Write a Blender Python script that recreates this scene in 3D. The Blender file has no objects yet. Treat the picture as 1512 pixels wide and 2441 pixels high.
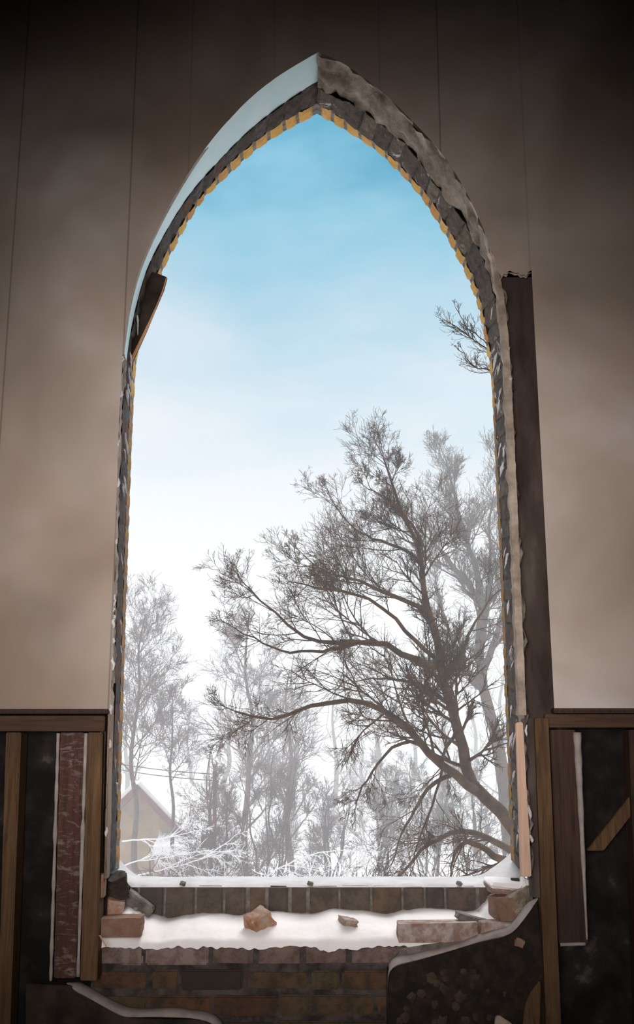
import bpy, bmesh, math, random
from mathutils import Vector, noise, Matrix
D2R = math.radians
# ------------------------------------------------------------------ camera
F, CX, CY, TILT, EYE = 2500.0, 756.0, 1220.5, D2R(12.6), 1.6
scn = bpy.context.scene
COL = scn.collection
cam_d = bpy.data.cameras.new('camera')
cam_d.sensor_fit = 'VERTICAL'; cam_d.sensor_height = 24.0
cam_d.lens = 24.0 * F / 2441.0
cam_d.clip_end = 500
cam = bpy.data.objects.new('camera', cam_d); COL.objects.link(cam)
cam.location = (0, 0, EYE); cam.rotation_euler = (math.pi / 2 + TILT, 0, 0)
scn.camera = cam
scn.view_settings.view_transform = 'Standard'
scn.view_settings.look = 'None'
scn.view_settings.gamma = 1.0
scn.view_settings.exposure = 0.0
scn.view_settings.use_curve_mapping = False
scn.cycles.volume_bounces = 6


def at(px, py, Y):
    u = (px - CX) / F; v = -(py - CY) / F
    d = Vector((u, math.cos(TILT) - v * math.sin(TILT), math.sin(TILT) + v * math.cos(TILT)))
    return Vector((0, 0, EYE)) + d * (Y / d.y)


# ------------------------------------------------------------------ node helpers
def nd(nt, kind, **kw):
    n = nt.nodes.new(kind)
    for k, v in kw.items():
        setattr(n, k, v)
    return n


def ramp(nt, fac, stops):
    r = nd(nt, 'ShaderNodeValToRGB')
    el = r.color_ramp.elements
    while len(el) < len(stops): el.new(0.5)
    for e, (p, c) in zip(el, stops):
        e.position = p; e.color = (*c, 1)
    nt.links.new(fac, r.inputs[0])
    return r.outputs[0]


def mixc(nt, fac, a, b, mode='MIX'):
    m = nd(nt, 'ShaderNodeMix', data_type='RGBA', blend_type=mode)
    for s, v in ((0, fac), (6, a), (7, b)):
        if hasattr(v, 'default_value'): nt.links.new(v, m.inputs[s])
        else: m.inputs[s].default_value = v if s == 0 else (*v, 1)
    return m.outputs[2]


def fnoise(nt, scale, detail=6, rough=0.6, vec=None, dist=0.0, stretch=None):
    n = nd(nt, 'ShaderNodeTexNoise')
    n.inputs['Scale'].default_value = scale; n.inputs['Detail'].default_value = detail
    n.inputs['Roughness'].default_value = rough; n.inputs['Distortion'].default_value = dist
    if vec is None:
        vec = nd(nt, 'ShaderNodeNewGeometry').outputs['Position']
    if stretch:
        mp = nd(nt, 'ShaderNodeMapping'); mp.inputs['Scale'].default_value = stretch
        nt.links.new(vec, mp.inputs[0]); vec = mp.outputs[0]
    nt.links.new(vec, n.inputs['Vector'])
    return n.outputs[0]


def mapr(nt, x, a, b, c=0.0, d=1.0):
    m = nd(nt, 'ShaderNodeMapRange'); nt.links.new(x, m.inputs[0])
    for i, v in enumerate((a, b, c, d)): m.inputs[i + 1].default_value = v
    return m.outputs[0]


def base(name, rough=0.85, spec=0.2):
    m = bpy.data.materials.new(name); m.use_nodes = True
    nt = m.node_tree; p = nt.nodes['Principled BSDF']
    p.inputs['Roughness'].default_value = rough
    p.inputs['Specular IOR Level'].default_value = spec
    return m, nt, p


def finish(nt, p, col, bump=None, bs=0.5, bd=0.01):
    if hasattr(col, 'default_value'): nt.links.new(col, p.inputs['Base Color'])
    else: p.inputs['Base Color'].default_value = (*col, 1)
    if bump is not None:
        b = nd(nt, 'ShaderNodeBump'); b.inputs['Strength'].default_value = bs; b.inputs['Distance'].default_value = bd
        nt.links.new(bump, b.inputs['Height']); nt.links.new(b.outputs[0], p.inputs['Normal'])


def mat_noise(name, stops, scale=8, rough=0.85, bs=0.5, bd=0.01, bscale=30, stretch=None, detail=6, spec=0.2):
    m, nt, p = base(name, rough, spec)
    c = ramp(nt, fnoise(nt, scale, detail, 0.6, stretch=stretch), stops)
    finish(nt, p, c, fnoise(nt, bscale, 6, 0.65, stretch=stretch), bs, bd)
    return m


def mat_brick(name, cols, dirt, dirtamt=0.55, rough=0.9, snow=0.0):
    m, nt, p = base(name, rough, 0.15)
    g = nd(nt, 'ShaderNodeNewGeometry')
    n = len(cols)
    c = ramp(nt, g.outputs['Random Per Island'], [(i / max(1, n - 1), cc) for i, cc in enumerate(cols)])
    f = mapr(nt, fnoise(nt, 22, 8, 0.7), 0.42, 0.62, 0, dirtamt)
    c = mixc(nt, f, c, dirt)
    if snow:
        s = mapr(nt, fnoise(nt, 9, 8, 0.7, dist=1.0), 0.62 - snow, 0.70 - snow, 0, 0.8)
        c = mixc(nt, s, c, (0.75, 0.74, 0.75))
    finish(nt, p, c, fnoise(nt, 55, 8, 0.7), 0.9, 0.008)
    return m


def mat_wood(name, c1, c2, c3, rough=0.75, axis='Z', frost=0.0):
    m, nt, p = base(name, rough, 0.25)
    st = {'Z': (14, 14, 0.9), 'X': (0.9, 14, 14)}[axis]
    n1 = fnoise(nt, 5, 8, 0.65, dist=0.6, stretch=st)
    c = ramp(nt, n1, [(0.3, c1), (0.5, c2), (0.72, c3)])
    c = mixc(nt, mapr(nt, fnoise(nt, 2.3, 4, 0.6), 0.40, 0.65, 0, 0.55), c, c1)
    h = n1
    if frost:
        f = fnoise(nt, 24, 6, 0.7, dist=1.4, stretch=(.7, 1, 1.9))
        c = mixc(nt, mapr(nt, f, 0.62 - frost, 0.78 - frost, 0, 0.6), c, (0.26, 0.22, 0.21))
    finish(nt, p, c, h, 0.35, 0.004)
    return m


# ------------------------------------------------------------------ world: blue breaking through snow cloud
W = bpy.data.worlds.new('winter_sky'); scn.world = W; W.use_nodes = True
nt = W.node_tree; nt.nodes.clear()
out = nd(nt, 'ShaderNodeOutputWorld'); bg = nd(nt, 'ShaderNodeBackground')
tc = nd(nt, 'ShaderNodeTexCoord')
sep = nd(nt, 'ShaderNodeSeparateXYZ'); nt.links.new(tc.outputs['Generated'], sep.inputs[0])
cl = fnoise(nt, 3.2, 5, 0.55, vec=tc.outputs['Generated'], dist=0.3, stretch=(0.8, 0.8, 1.9))
cl2 = fnoise(nt, 1.7, 3, 0.5, vec=tc.outputs['Generated'], stretch=(1.0, 1.0, 2.2))
add = nd(nt, 'ShaderNodeMath', operation='MULTIPLY_ADD'); nt.links.new(cl, add.inputs[0]); add.inputs[1].default_value = 0.38
nt.links.new(sep.outputs['Z'], add.inputs[2])
sub = nd(nt, 'ShaderNodeMath', operation='SUBTRACT'); nt.links.new(add.outputs[0], sub.inputs[0]); sub.inputs[1].default_value = 0.19
skyc = ramp(nt, sub.outputs[0], [(0.0, (0.93, 0.93, 0.95)), (0.14, (0.90, 0.90, 0.92)), (0.26, (0.84, 0.87, 0.91)),
                                 (0.36, (0.60, 0.76, 0.86)), (0.46, (0.27, 0.60, 0.78)), (0.53, (0.07, 0.38, 0.58)),
                                 (0.60, (0.10, 0.42, 0.62)), (0.68, (0.9, 1.0, 1.1)), (0.80, (1.9, 1.9, 1.9))])
skyc = mixc(nt, mapr(nt, cl2, 0.36, 0.64, 0.0, 0.20), skyc, (0.62, 0.68, 0.73), 'MULTIPLY')
nt.links.new(skyc, bg.inputs[0]); bg.inputs[1].default_value = 1.0
nt.links.new(bg.outputs[0], out.inputs[0])


def area(name, loc, target, sx, sy, power, color, spread=180):
    l = bpy.data.lights.new(name, 'AREA'); l.shape = 'RECTANGLE'; l.size = sx; l.size_y = sy
    l.energy = power; l.color = color; l.spread = D2R(spread)
    o = bpy.data.objects.new(name, l); COL.objects.link(o); o.location = loc
    o.rotation_euler = (Vector(target) - Vector(loc)).to_track_quat('-Z', 'Y').to_euler()
    return o


# added fill lamp beside the camera; narrow spread darkens the wall's edges
area('room_fill', (-0.3, 0.2, 1.9), (-0.05, 3.75, 2.15), 1.3, 1.3, 22.5, (1.0, 0.92, 0.88), 61)
# sun glow behind thin cloud, high outside and slightly right: lights the snow on the sill
s = bpy.data.lights.new('veiled_sun', 'SUN'); s.energy = 2.6; s.angle = D2R(30); s.color = (1.0, 0.95, 0.92)
so = bpy.data.objects.new('veiled_sun', s); COL.objects.link(so)
so.rotation_euler = Vector((-0.18, -0.66, -0.75)).to_track_quat('-Z', 'Y').to_euler()

# ------------------------------------------------------------------ mesh helpers
def mkobj(name, verts, faces, mats, parent=None, fm=None, smooth=False):
    me = bpy.data.meshes.new(name); me.from_pydata([tuple(v) for v in verts], [], faces)
    for m in (mats if isinstance(mats, (list, tuple)) else [mats]): me.materials.append(m)
    if fm: me.polygons.foreach_set('material_index', fm)
    if smooth: me.polygons.foreach_set('use_smooth', [True] * len(faces))
    me.update()
    o = bpy.data.objects.new(name, me); COL.objects.link(o)
    if parent is not None: o.parent = parent
    return o


class MB:
    def __init__(s): s.v = []; s.f = []; s.m = []
    def quad(s, a, b, c, d, m=0):
        i = len(s.v); s.v += [a, b, c, d]; s.f.append((i, i + 1, i + 2, i + 3)); s.m.append(m)
    def hexa(s, P, m=0):       # P: 4 bottom + 4 top corners
        i = len(s.v); s.v += list(P)
        for q in ((3, 2, 1, 0), (4, 5, 6, 7), (0, 1, 5, 4), (1, 2, 6, 5), (2, 3, 7, 6), (3, 0, 4, 7)):
            s.f.append(tuple(i + k for k in q)); s.m.append(m)
    def box(s, x0, x1, y0, y1, z0, z1, m=0):
        s.hexa([Vector(p) for p in ((x0, y0, z0), (x1, y0, z0), (x1, y1, z0), (x0, y1, z0),
                                    (x0, y0, z1), (x1, y0, z1), (x1, y1, z1), (x0, y1, z1))], m)
    def grid(s, rows, m=0):
        i = len(s.v); w = len(rows[0])
        for r in rows: s.v += r
        for a in range(len(rows) - 1):
            for b in range(w - 1):
                k = i + a * w + b
                s.f.append((k, k + 1, k + w + 1, k + w)); s.m.append(m)
    def tube(s, pts, rad, sides=5, m=0, cap=True, sx=1.0, sz=1.0):
        n = len(pts)
        if n < 2: return
        i0 = len(s.v)
        ref = Vector((0.31, 0.9, 0.2))
        for k in range(n):
            t = pts[min(k + 1, n - 1)] - pts[max(k - 1, 0)]
            if t.length < 1e-9: t = Vector((0, 0, 1))
            t.normalize()
            a = t.cross(ref)
            if a.length < 1e-3: a = t.cross(Vector((1, 0, 0)))
            a.normalize(); b = t.cross(a)
            r = rad[k] if hasattr(rad, '__len__') else rad
            for q in range(sides):
                an = 2 * math.pi * q / sides
                s.v.append(pts[k] + a * (r * sx * math.cos(an)) + b * (r * sz * math.sin(an)))
        for k in range(n - 1):
            for q in range(sides):
                q2 = (q + 1) % sides
                s.f.append((i0 + k * sides + q, i0 + k * sides + q2, i0 + (k + 1) * sides + q2, i0 + (k + 1) * sides + q)); s.m.append(m)
        if cap and sides > 3:
            s.f.append(tuple(i0 + q for q in range(sides))[::-1]); s.m.append(m)
            s.f.append(tuple(i0 + (n - 1) * sides + q for q in range(sides))); s.m.append(m)
    def build(s, name, mats, parent=None, smooth=False):
        return mkobj(name, s.v, s.f, mats, parent, s.m, smooth)


def tag(o, label=None, cat=None, group=None, kind=None):
    if label: o['label'] = label
    if cat: o['category'] = cat
    if group: o['group'] = group
    if kind: o['kind'] = kind
    return o


def empty(name, loc):
    o = bpy.data.objects.new(name, None); COL.objects.link(o); o.location = loc
    o.empty_display_size = 0.1
    return o


def reparent(ch, par):
    ch.parent = par; ch.matrix_parent_inverse = Matrix.Translation(par.location).inverted()
    return ch


def resample(P, n):
    L = [0.0]
    for a, b in zip(P, P[1:]): L.append(L[-1] + (b - a).length)
    out = []; j = 0
    for i in range(n):
        s = L[-1] * i / (n - 1)
        while j < len(P) - 2 and L[j + 1] < s: j += 1
        t = (s - L[j]) / max(1e-9, L[j + 1] - L[j]); out.append(P[j].lerp(P[j + 1], min(1, max(0, t))))
    return out


def smoothp(P, it=2):
    for _ in range(it):
        Q = [P[0]]
        for a, b in zip(P, P[1:]): Q += [a.lerp(b, 0.25), a.lerp(b, 0.75)]
        Q.append(P[-1]); P = Q
    return P


def path(pts, Y, n=161, sm=2):
    return resample(smoothp([at(x, y, Y) for x, y in pts], sm), n)


# ------------------------------------------------------------------ materials
seams = [at(68, 50, 3.75).x, at(322, 190, 3.75).x, at(458, 120, 3.75).x, at(655, 90, 3.75).x, at(905, 160, 3.75).x, at(1046, 200, 3.75).x, at(1243, 200, 3.75).x]


def make_drywall():
    m, nt, p = base('plasterboard', 0.9, 0.1)
    n1 = fnoise(nt, 1.25, 3, 0.5, dist=0.4)
    c = ramp(nt, n1, [(0.34, (0.27, 0.22, 0.18)), (0.50, (0.40, 0.34, 0.295)), (0.66, (0.53, 0.48, 0.45))])
    n2 = fnoise(nt, 3.0, 4, 0.55)
    c = mixc(nt, mapr(nt, n2, 0.42, 0.68, 0, 0.40), c, (0.36, 0.25, 0.18))
    g = nd(nt, 'ShaderNodeNewGeometry'); sp = nd(nt, 'ShaderNodeSeparateXYZ'); nt.links.new(g.outputs['Position'], sp.inputs[0])
    tot = None
    for k, x in enumerate(seams):
        a = nd(nt, 'ShaderNodeMath', operation='SUBTRACT'); nt.links.new(sp.outputs['X'], a.inputs[0]); a.inputs[1].default_value = x
        b = nd(nt, 'ShaderNodeMath', operation='ABSOLUTE'); nt.links.new(a.outputs[0], b.inputs[0])
        r = mapr(nt, b.outputs[0], 0.001, 0.005, 0.5 if k in (0, 1, 5) else 0.22, 0)
        if tot is None: tot = r
        else:
            q = nd(nt, 'ShaderNodeMath', operation='MAXIMUM'); nt.links.new(tot, q.inputs[0]); nt.links.new(r, q.inputs[1]); tot = q.outputs[0]
    c = mixc(nt, tot, c, (0.07, 0.055, 0.045))
    finish(nt, p, c, fnoise(nt, 60, 4, 0.5), 0.08, 0.003)
    return m


M = {}
M['drywall'] = make_drywall()
M['gyp'] = mat_noise('gypsum_edge', [(0.3, (0.20, 0.16, 0.125)), (0.7, (0.50, 0.41, 0.34))], 14)
M['dark'] = mat_noise('soot_brown', [(0.35, (0.018, 0.013, 0.010)), (0.65, (0.06, 0.042, 0.032))], 9, bscale=40, bs=0.8)
M['paint'] = mat_noise('pale_blue_paint', [(0.3, (0.58, 0.82, 0.88)), (0.7, (0.74, 0.88, 0.91))], 5, rough=0.6, bs=0.1, bd=0.003)
M['rubble'] = mat_noise('rough_lime_mortar', [(0.28, (0.05, 0.04, 0.03)), (0.42, (0.22, 0.17, 0.13)), (0.58, (0.38, 0.32, 0.26)), (0.75, (0.60, 0.50, 0.42))], 10, bscale=38, bs=1.0, bd=0.02, detail=9)
M['mortar'] = mat_noise('grey_mortar', [(0.35, (0.10, 0.09, 0.08)), (0.65, (0.26, 0.23, 0.21))], 25, bscale=80, bs=0.8)
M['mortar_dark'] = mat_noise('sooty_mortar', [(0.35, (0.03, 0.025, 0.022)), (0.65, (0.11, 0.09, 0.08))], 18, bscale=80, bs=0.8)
M['ochre'] = mat_brick('ochre_brick', [(0.62, 0.36, 0.08), (0.70, 0.40, 0.13), (0.58, 0.24, 0.09), (0.72, 0.50, 0.16), (0.60, 0.30, 0.08)], (0.35, 0.20, 0.08), 0.5)
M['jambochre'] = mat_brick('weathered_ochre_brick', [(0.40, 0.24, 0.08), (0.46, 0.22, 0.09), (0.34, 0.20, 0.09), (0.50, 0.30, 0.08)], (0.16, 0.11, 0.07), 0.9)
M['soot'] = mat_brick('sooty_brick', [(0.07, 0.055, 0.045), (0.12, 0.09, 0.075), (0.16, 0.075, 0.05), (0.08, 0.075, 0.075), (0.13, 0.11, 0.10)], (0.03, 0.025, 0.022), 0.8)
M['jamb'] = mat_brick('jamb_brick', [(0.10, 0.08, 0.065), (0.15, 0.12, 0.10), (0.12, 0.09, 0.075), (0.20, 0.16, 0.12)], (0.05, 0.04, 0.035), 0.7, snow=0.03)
M['tan'] = mat_brick('tan_brick', [(0.085, 0.06, 0.035), (0.11, 0.075, 0.045), (0.14, 0.06, 0.038), (0.055, 0.04, 0.03), (0.12, 0.09, 0.05)], (0.05, 0.04, 0.03), 0.9)
M['frostcourse'] = mat_brick('frost_dusted_course', [(0.16, 0.11, 0.09), (0.24, 0.17, 0.15), (0.30, 0.22, 0.20)], (0.07, 0.05, 0.045), 0.7, snow=0.0)
M['sillbrick'] = mat_brick('sill_brick', [(0.11, 0.09, 0.075), (0.14, 0.11, 0.09), (0.17, 0.11, 0.07), (0.09, 0.08, 0.08)], (0.07, 0.06, 0.055), 0.8)
M['redbrick'] = mat_brick('broken_brick', [(0.24, 0.13, 0.095), (0.28, 0.15, 0.10)], (0.32, 0.24, 0.20), 0.7)
M['orange'] = mat_brick('orange_brick', [(0.36, 0.17, 0.085), (0.40, 0.20, 0.10)], (0.50, 0.42, 0.38), 0.8)
M['frostbrick'] = mat_brick('frosted_brick', [(0.26, 0.16, 0.13), (0.32, 0.21, 0.17)], (0.52, 0.45, 0.42), 0.95)
M['woodrail'] = mat_wood('rail_wood', (0.03, 0.016, 0.010), (0.075, 0.04, 0.023), (0.12, 0.065, 0.036), axis='X')
M['stud'] = mat_wood('stud_wood', (0.045, 0.024, 0.012), (0.11, 0.06, 0.027), (0.17, 0.095, 0.045))
M['darkwood'] = mat_wood('stained_board', (0.022, 0.011, 0.008), (0.05, 0.026, 0.018), (0.08, 0.042, 0.027))
M['frostwood'] = mat_wood('frosted_red_board', (0.035, 0.014, 0.010), (0.07, 0.028, 0.020), (0.10, 0.042, 0.03), frost=0.10)
M['palewood'] = mat_wood('pale_pine', (0.50, 0.32, 0.23), (0.66, 0.45, 0.34), (0.74, 0.54, 0.42))
M['tar'] = mat_brick('tarred_wall', [(0.016, 0.013, 0.011), (0.02, 0.016, 0.013)], (0.05, 0.034, 0.024), 0.7)
M['frostwall'] = mat_noise('frost_specked_wall', [(0.46, (0.008, 0.006, 0.006)), (0.62, (0.022, 0.018, 0.016)), (0.80, (0.16, 0.14, 0.13))], 7, bscale=30, bs=0.8, detail=9)
M['recess'] = mat_noise('stained_lath_backing', [(0.30, (0.025, 0.016, 0.013)), (0.50, (0.06, 0.042, 0.036)), (0.75, (0.13, 0.105, 0.095))], 4, bscale=25, bs=0.5, stretch=(2, 2, 0.6))
M['snow'] = mat_noise('snow', [(0.3, (0.86, 0.83, 0.83)), (0.7, (0.93, 0.90, 0.90))], 14, rough=0.7, bs=0.25, bd=0.006, bscale=45)
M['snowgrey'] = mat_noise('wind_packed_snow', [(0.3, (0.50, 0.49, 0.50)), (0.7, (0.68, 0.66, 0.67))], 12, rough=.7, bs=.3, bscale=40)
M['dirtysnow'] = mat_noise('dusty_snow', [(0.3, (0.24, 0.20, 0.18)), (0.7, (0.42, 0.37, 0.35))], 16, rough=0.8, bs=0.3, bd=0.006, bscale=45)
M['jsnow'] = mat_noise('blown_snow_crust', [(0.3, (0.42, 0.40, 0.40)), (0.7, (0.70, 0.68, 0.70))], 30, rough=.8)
M['dullwood'] = mat_wood('weathered_edge', (0.12, 0.085, 0.06), (0.26, 0.19, 0.14), (0.40, 0.31, 0.24))
M['bark'] = mat_noise('bark', [(0.35, (0.038, 0.018, 0.009)), (0.65, (0.12, 0.060, 0.028))], 6, bs=0.3, bscale=12)
M['bark2'] = mat_noise('reddish_bark', [(0.35, (0.055, 0.020, 0.016)), (0.65, (0.15, 0.058, 0.046))], 6, bs=0.3, bscale=12)
M['grey'] = mat_noise('floor_boards', [(0.3, (0.05, 0.04, 0.03)), (0.7, (0.12, 0.09, 0.07))], 5)

# ------------------------------------------------------------------ setting : outlines traced, each on its own plane of the wall's thickness
Y0, Y1, Y2, Y3 = 3.75, 3.92, 4.08, 4.20
L0 = [(759, 124), (700, 158), (650, 190), (600, 230), (550, 280), (500, 338), (455, 403), (410, 478), (370, 555), (340, 622), (318, 690), (303, 765), (294, 840), (290, 900), (284, 1000), (279, 1150), (275, 1300), (271, 1450), (267, 1600), (263, 1700), (255, 1900), (248, 2100)]
L1 = [(759, 193), (700, 229), (650, 265), (600, 305), (560, 343), (520, 385), (480, 428), (445, 472), (415, 518), (385, 570), (362, 615), (345, 655), (328, 715), (314, 775), (304, 840), (297, 900), (291, 1000), (286, 1150), (282, 1300), (278, 1450), (273, 1600), (270, 1700), (264, 1900), (258, 2090)]
L2 = [(755, 247), (737, 253), (681, 284), (649, 305), (589, 349), (538, 395), (505, 432), (473, 470), (435, 525), (405, 580), (378, 635), (355, 700), (335, 770), (318, 850), (311, 920), (307, 1000), (302, 1150), (297, 1300), (292, 1450), (288, 1600), (284, 1700), (279, 1900), (275, 2070)]
L3 = [(756, 270), (700, 299), (650, 328), (600, 362), (560, 400), (515, 443), (490, 462), (465, 498), (435, 548), (408, 600), (384, 650), (362, 710), (342, 780), (325, 855), (320, 920), (316, 1000), (310, 1150), (305, 1300), (300, 1450), (295, 1600), (292, 1700), (287, 1900), (284, 2070)]
R0 = [(759, 124), (820, 150), (880, 194), (930, 235), (980, 285), (1040, 347), (1080, 402), (1115, 462), (1140, 515), (1165, 575), (1185, 632), (1200, 690), (1210, 770), (1216, 850), (1222, 950), (1229, 1100), (1236, 1250), (1244, 1450), (1251, 1600), (1255, 1700), (1262, 1850), (1268, 2000), (1272, 2090)]
R1 = [(759, 205), (797, 233), (843, 245), (890, 281), (950, 325), (987, 362), (1029, 427), (1066, 473), (1095, 510), (1123, 550), (1152, 615), (1172, 665), (1185, 735), (1194, 785), (1201, 850), (1206, 950), (1212, 1100), (1219, 1250), (1227, 1450), (1234, 1600), (1238, 1700), (1243, 1850), (1247, 2000), (1250, 2090)]
R2 = [(755, 247), (802, 267), (843, 303), (876, 328), (936, 369), (982, 423), (1029, 469), (1063, 530), (1100, 593), (1138, 674), (1155, 737), (1170, 817), (1178, 897), (1183, 995), (1190, 1150), (1196, 1250), (1202, 1400), (1208, 1550), (1214, 1700), (1220, 1850), (1226, 2000), (1229, 2060)]
R3 = [(756, 270), (800, 293), (850, 325), (890, 351), (920, 376), (960, 415), (1000, 460), (1030, 505), (1060, 552), (1090, 607), (1115, 655), (1138, 712), (1153, 770), (1164, 830), (1171, 890), (1176, 960), (1180, 1050), (1184, 1150), (1189, 1250), (1195, 1400), (1201, 1530), (1206, 1680), (1212, 1820), (1216, 1950), (1219, 2050)]
ZRAIL = at(756, 1692, Y0).z
WX = 6.0


def side_rows(mb, P, Y, sgn, zlow, m=0, xout=WX):
    prev = None
    for q in P:
        if q.z < zlow: q = Vector((q.x, q.y, zlow))
        cur = (Vector((q.x, Y, q.z)), Vector((sgn * xout, Y, q.z)))
        if prev and prev[0].z - cur[0].z > 1e-5:
            if sgn < 0: mb.quad(prev[1], cur[1], cur[0], prev[0], m)
            else: mb.quad(prev[0], cur[0], cur[1], prev[1], m)
        prev = cur


# drywall with the arched opening (ends in the torn recess on the right)
l0 = path(L0, Y0); r0 = path(R0, Y0)
zap = l0[0].z
recess_top_z = at(1230, 652, Y0).z
mb = MB()
for Yw in (Y0, Y0 + 0.022):
    mb.quad(Vector((-WX, Yw, zap)), Vector((WX, Yw, zap)), Vector((WX, Yw, 7)), Vector((-WX, Yw, 7)))
    side_rows(mb, l0, Yw, -1, ZRAIL)
    rr = [q for q in r0 if q.z > recess_top_z]
    # jagged torn lower edge, then the straight cut edge of the next sheet
    side_rows(mb, rr, Yw, 1, recess_top_z)
    xr = at(1268, 652, Yw).x
    jag = [0.0, 0.022, 0.006, 0.010, -0.006, -0.002, 0.004, 0.002, 0.014, 0.010, 0.016, -0.002, -0.008]
    zl = rr[-1].z; xa = rr[-1].x
    for k in range(12):
        xa0 = xa + (xr - xa) * k / 12; xa1 = xa + (xr - xa) * (k + 1) / 12
        mb.quad(Vector((xa0, Yw, zl - jag[k])), Vector((xa1, Yw, zl - jag[k + 1])), Vector((xa1, Yw, zl)), Vector((xa0, Yw, zl)))
    xb = at(1322, 1690, Yw).x
    mb.quad(Vector((xb, Yw, ZRAIL)), Vector((WX, Yw, ZRAIL)), Vector((WX, Yw, zl)), Vector((xr, Yw, zl)))
# cut edges of the board
def edge(mb, P, depth, m=1):
    for a, b in zip(P, P[1:]):
        mb.quad(a, b, b + Vector((0, depth, 0)), a + Vector((0, depth, 0)), m)
edge(mb, [q for q in l0 if q.z >= ZRAIL], 0.022)
edge(mb, rr, 0.022)
edge(mb, [Vector((xr, Y0, zl)), Vector((xb, Y0, ZRAIL))], 0.022)
edge(mb, [Vector((-WX, Y0, ZRAIL)), Vector((l0[0].x - 1.75, Y0, ZRAIL))], 0.022)
tag(mb.build('wall_front', [M['drywall'], M['gyp']]), kind='structure')

# outer masonry face that closes the wall around the opening, and the shell of the room
l3 = path(L3, Y3); r3 = path(R3, Y3)
mb = MB()
zo = l3[0].z
for Yw in (Y3 + 0.002,):
    mb.quad(Vector((-WX, Yw, zo)), Vector((WX, Yw, zo)), Vector((WX, Yw, 7)), Vector((-WX, Yw, 7)))
    side_rows(mb, l3, Yw, -1, 1.0); side_rows(mb, r3, Yw, 1, 1.0)
    mb.quad(Vector((-WX, Yw, -2.6)), Vector((WX, Yw, -2.6)), Vector((WX, Yw, 1.06)), Vector((-WX, Yw, 1.06)))
tag(mb.build('wall_outside', [M['tan']]), kind='structure')
mb = MB(); mb.box(-WX, WX, -6, 4.2, -0.2, 0); tag(mb.build('floor', [M['grey']]), kind='structure')
mb = MB(); mb.box(-WX, WX, -6, 4.25, 7, 7.1); tag(mb.build('ceiling', [M['drywall']]), kind='structure')
mb = MB(); mb.box(-WX - .1, -WX, -6, 4.25, -0.2, 7); tag(mb.build('wall_left', [M['drywall']]), kind='structure')
mb = MB(); mb.box(WX, WX + .1, -6, 4.25, -0.2, 7); tag(mb.build('wall_right', [M['drywall']]), kind='structure')
mb = MB(); mb.box(-WX, WX, -6.1, -6, -0.2, 7); tag(mb.build('wall_rear', [M['dark']]), kind='structure')

# masonry behind the studs (tarred brick, below the rail)
YB = 3.88
mb = MB()
mb.quad(Vector((-WX, YB, 0)), Vector((at(262, 2000, YB).x, YB, 0)), Vector((at(262, 2000, YB).x, YB, ZRAIL + .1)), Vector((-WX, YB, ZRAIL + .1)))
mb.quad(Vector((at(1268, 2000, YB).x, YB, 0)), Vector((WX, YB, 0)), Vector((WX, YB, ZRAIL + .1)), Vector((at(1262, 2000, YB).x, YB, ZRAIL + .1)))
tag(mb.build('wall_lower', [M['frostwall']]), kind='structure')

# ------------------------------------------------------------------ window_1 : arch reveal
win = tag(empty('window_1', (0, Y0, 1.0)), kind='structure')
CEN = Vector((0, 4, 2.35))


def inward(a, b, ya):
    t = (b - a); t.y = 0
    n = Vector((t.z, 0, -t.x)).normalized()
    c = CEN - ya; c.y = 0
    return n if n.dot(c) > 0 else -n


def sub(P, s):
    n = len(P) - 1; k = max(0, min(n - 1, int(s * n))); t = s * n - k
    return P[k].lerp(P[k + 1], t)


def loft(mb, A, B, nv=6, amp=0.0, m=0, seed=0, fscale=14, edgejag=0.0):
    rows = []
    n = len(A)
    for i in range(n):
        a = A[i]; b = B[i]
        nn = inward(A[max(0, i - 1)], A[min(n - 1, i + 1)], a)
        row = []
        for j in range(nv + 1):
            t = j / nv
            if edgejag: t = t * (1 + edgejag * noise.noise(Vector((i * 0.21, seed, 1))))
            p = a.lerp(b, t)
            if amp: p = p + nn * (amp * noise.fractal(p * fscale + Vector((seed, 0, 0)), 0.7, 2.2, 5) + 0.0)
            row.append(p)
        rows.append(row)
    mb.grid(rows, m)


def bricks(mb, A, B, pitch, gap, raise_, rng, mortar=1, brick=0, jit=0.004, smin=0.0, smax=1.0, nv=2, off=0.0, alt=None):
    L = sum((q - p).length for p, q in zip(A, A[1:]))
    loft(mb, A, B, 1, 0, mortar)
    s = smin * L + off
    while s < smax * L:
        ln = pitch * rng.uniform(0.86, 1.12)
        a0 = (s + gap / 2) / L; a1 = min(1, (s + ln - gap / 2) / L)
        bm_ = brick if (s < .46 * L or alt is None) else alt
        if a1 <= a0 or s + ln > smax * L + pitch * .5: break
        P = [sub(A, a0), sub(A, a1), sub(B, a1), sub(B, a0)]
        n0 = inward(P[0], P[1], P[0])
        r = raise_ * rng.uniform(0.55, 1.3) * (1.0 if s < .40 * L else 0.4)
        sh = 0.06; c = (P[0] + P[1] + P[2] + P[3]) / 4
        # 3-level block: base, shoulder, worn crown
        nA, nB = 5, 4
        rows = []
        for i in range(nA + 1):
            row = []
            for j in range(nB + 1):
                u = i / nA; v = j / nB
                p = P[0].lerp(P[1], u).lerp(P[3].lerp(P[2], u), v)
                e = min(u, 1 - u) * 5; e2 = min(v, 1 - v) * 4
                lift = 1.0 if (e > 0.5 and e2 > 0.5) else (0.72 if (i not in (0, nA) or j not in (0, nB)) and rng.random() < .8 else 0.3)
                if i in (0, nA): lift = 0.0
                elif j in (0, nB): lift = 0.85
                lift += jit / max(raise_, 1e-4) * noise.noise(p * 60)
                row.append(p + n0 * (r * lift))
            rows.append(row)
        mb.grid(rows, bm_)
        s += ln


rng = random.Random(4)
l1 = path(L1, Y1); l2 = path(L2, Y2); r1 = path(R1, Y1); r2 = path(R2, Y2)
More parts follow.
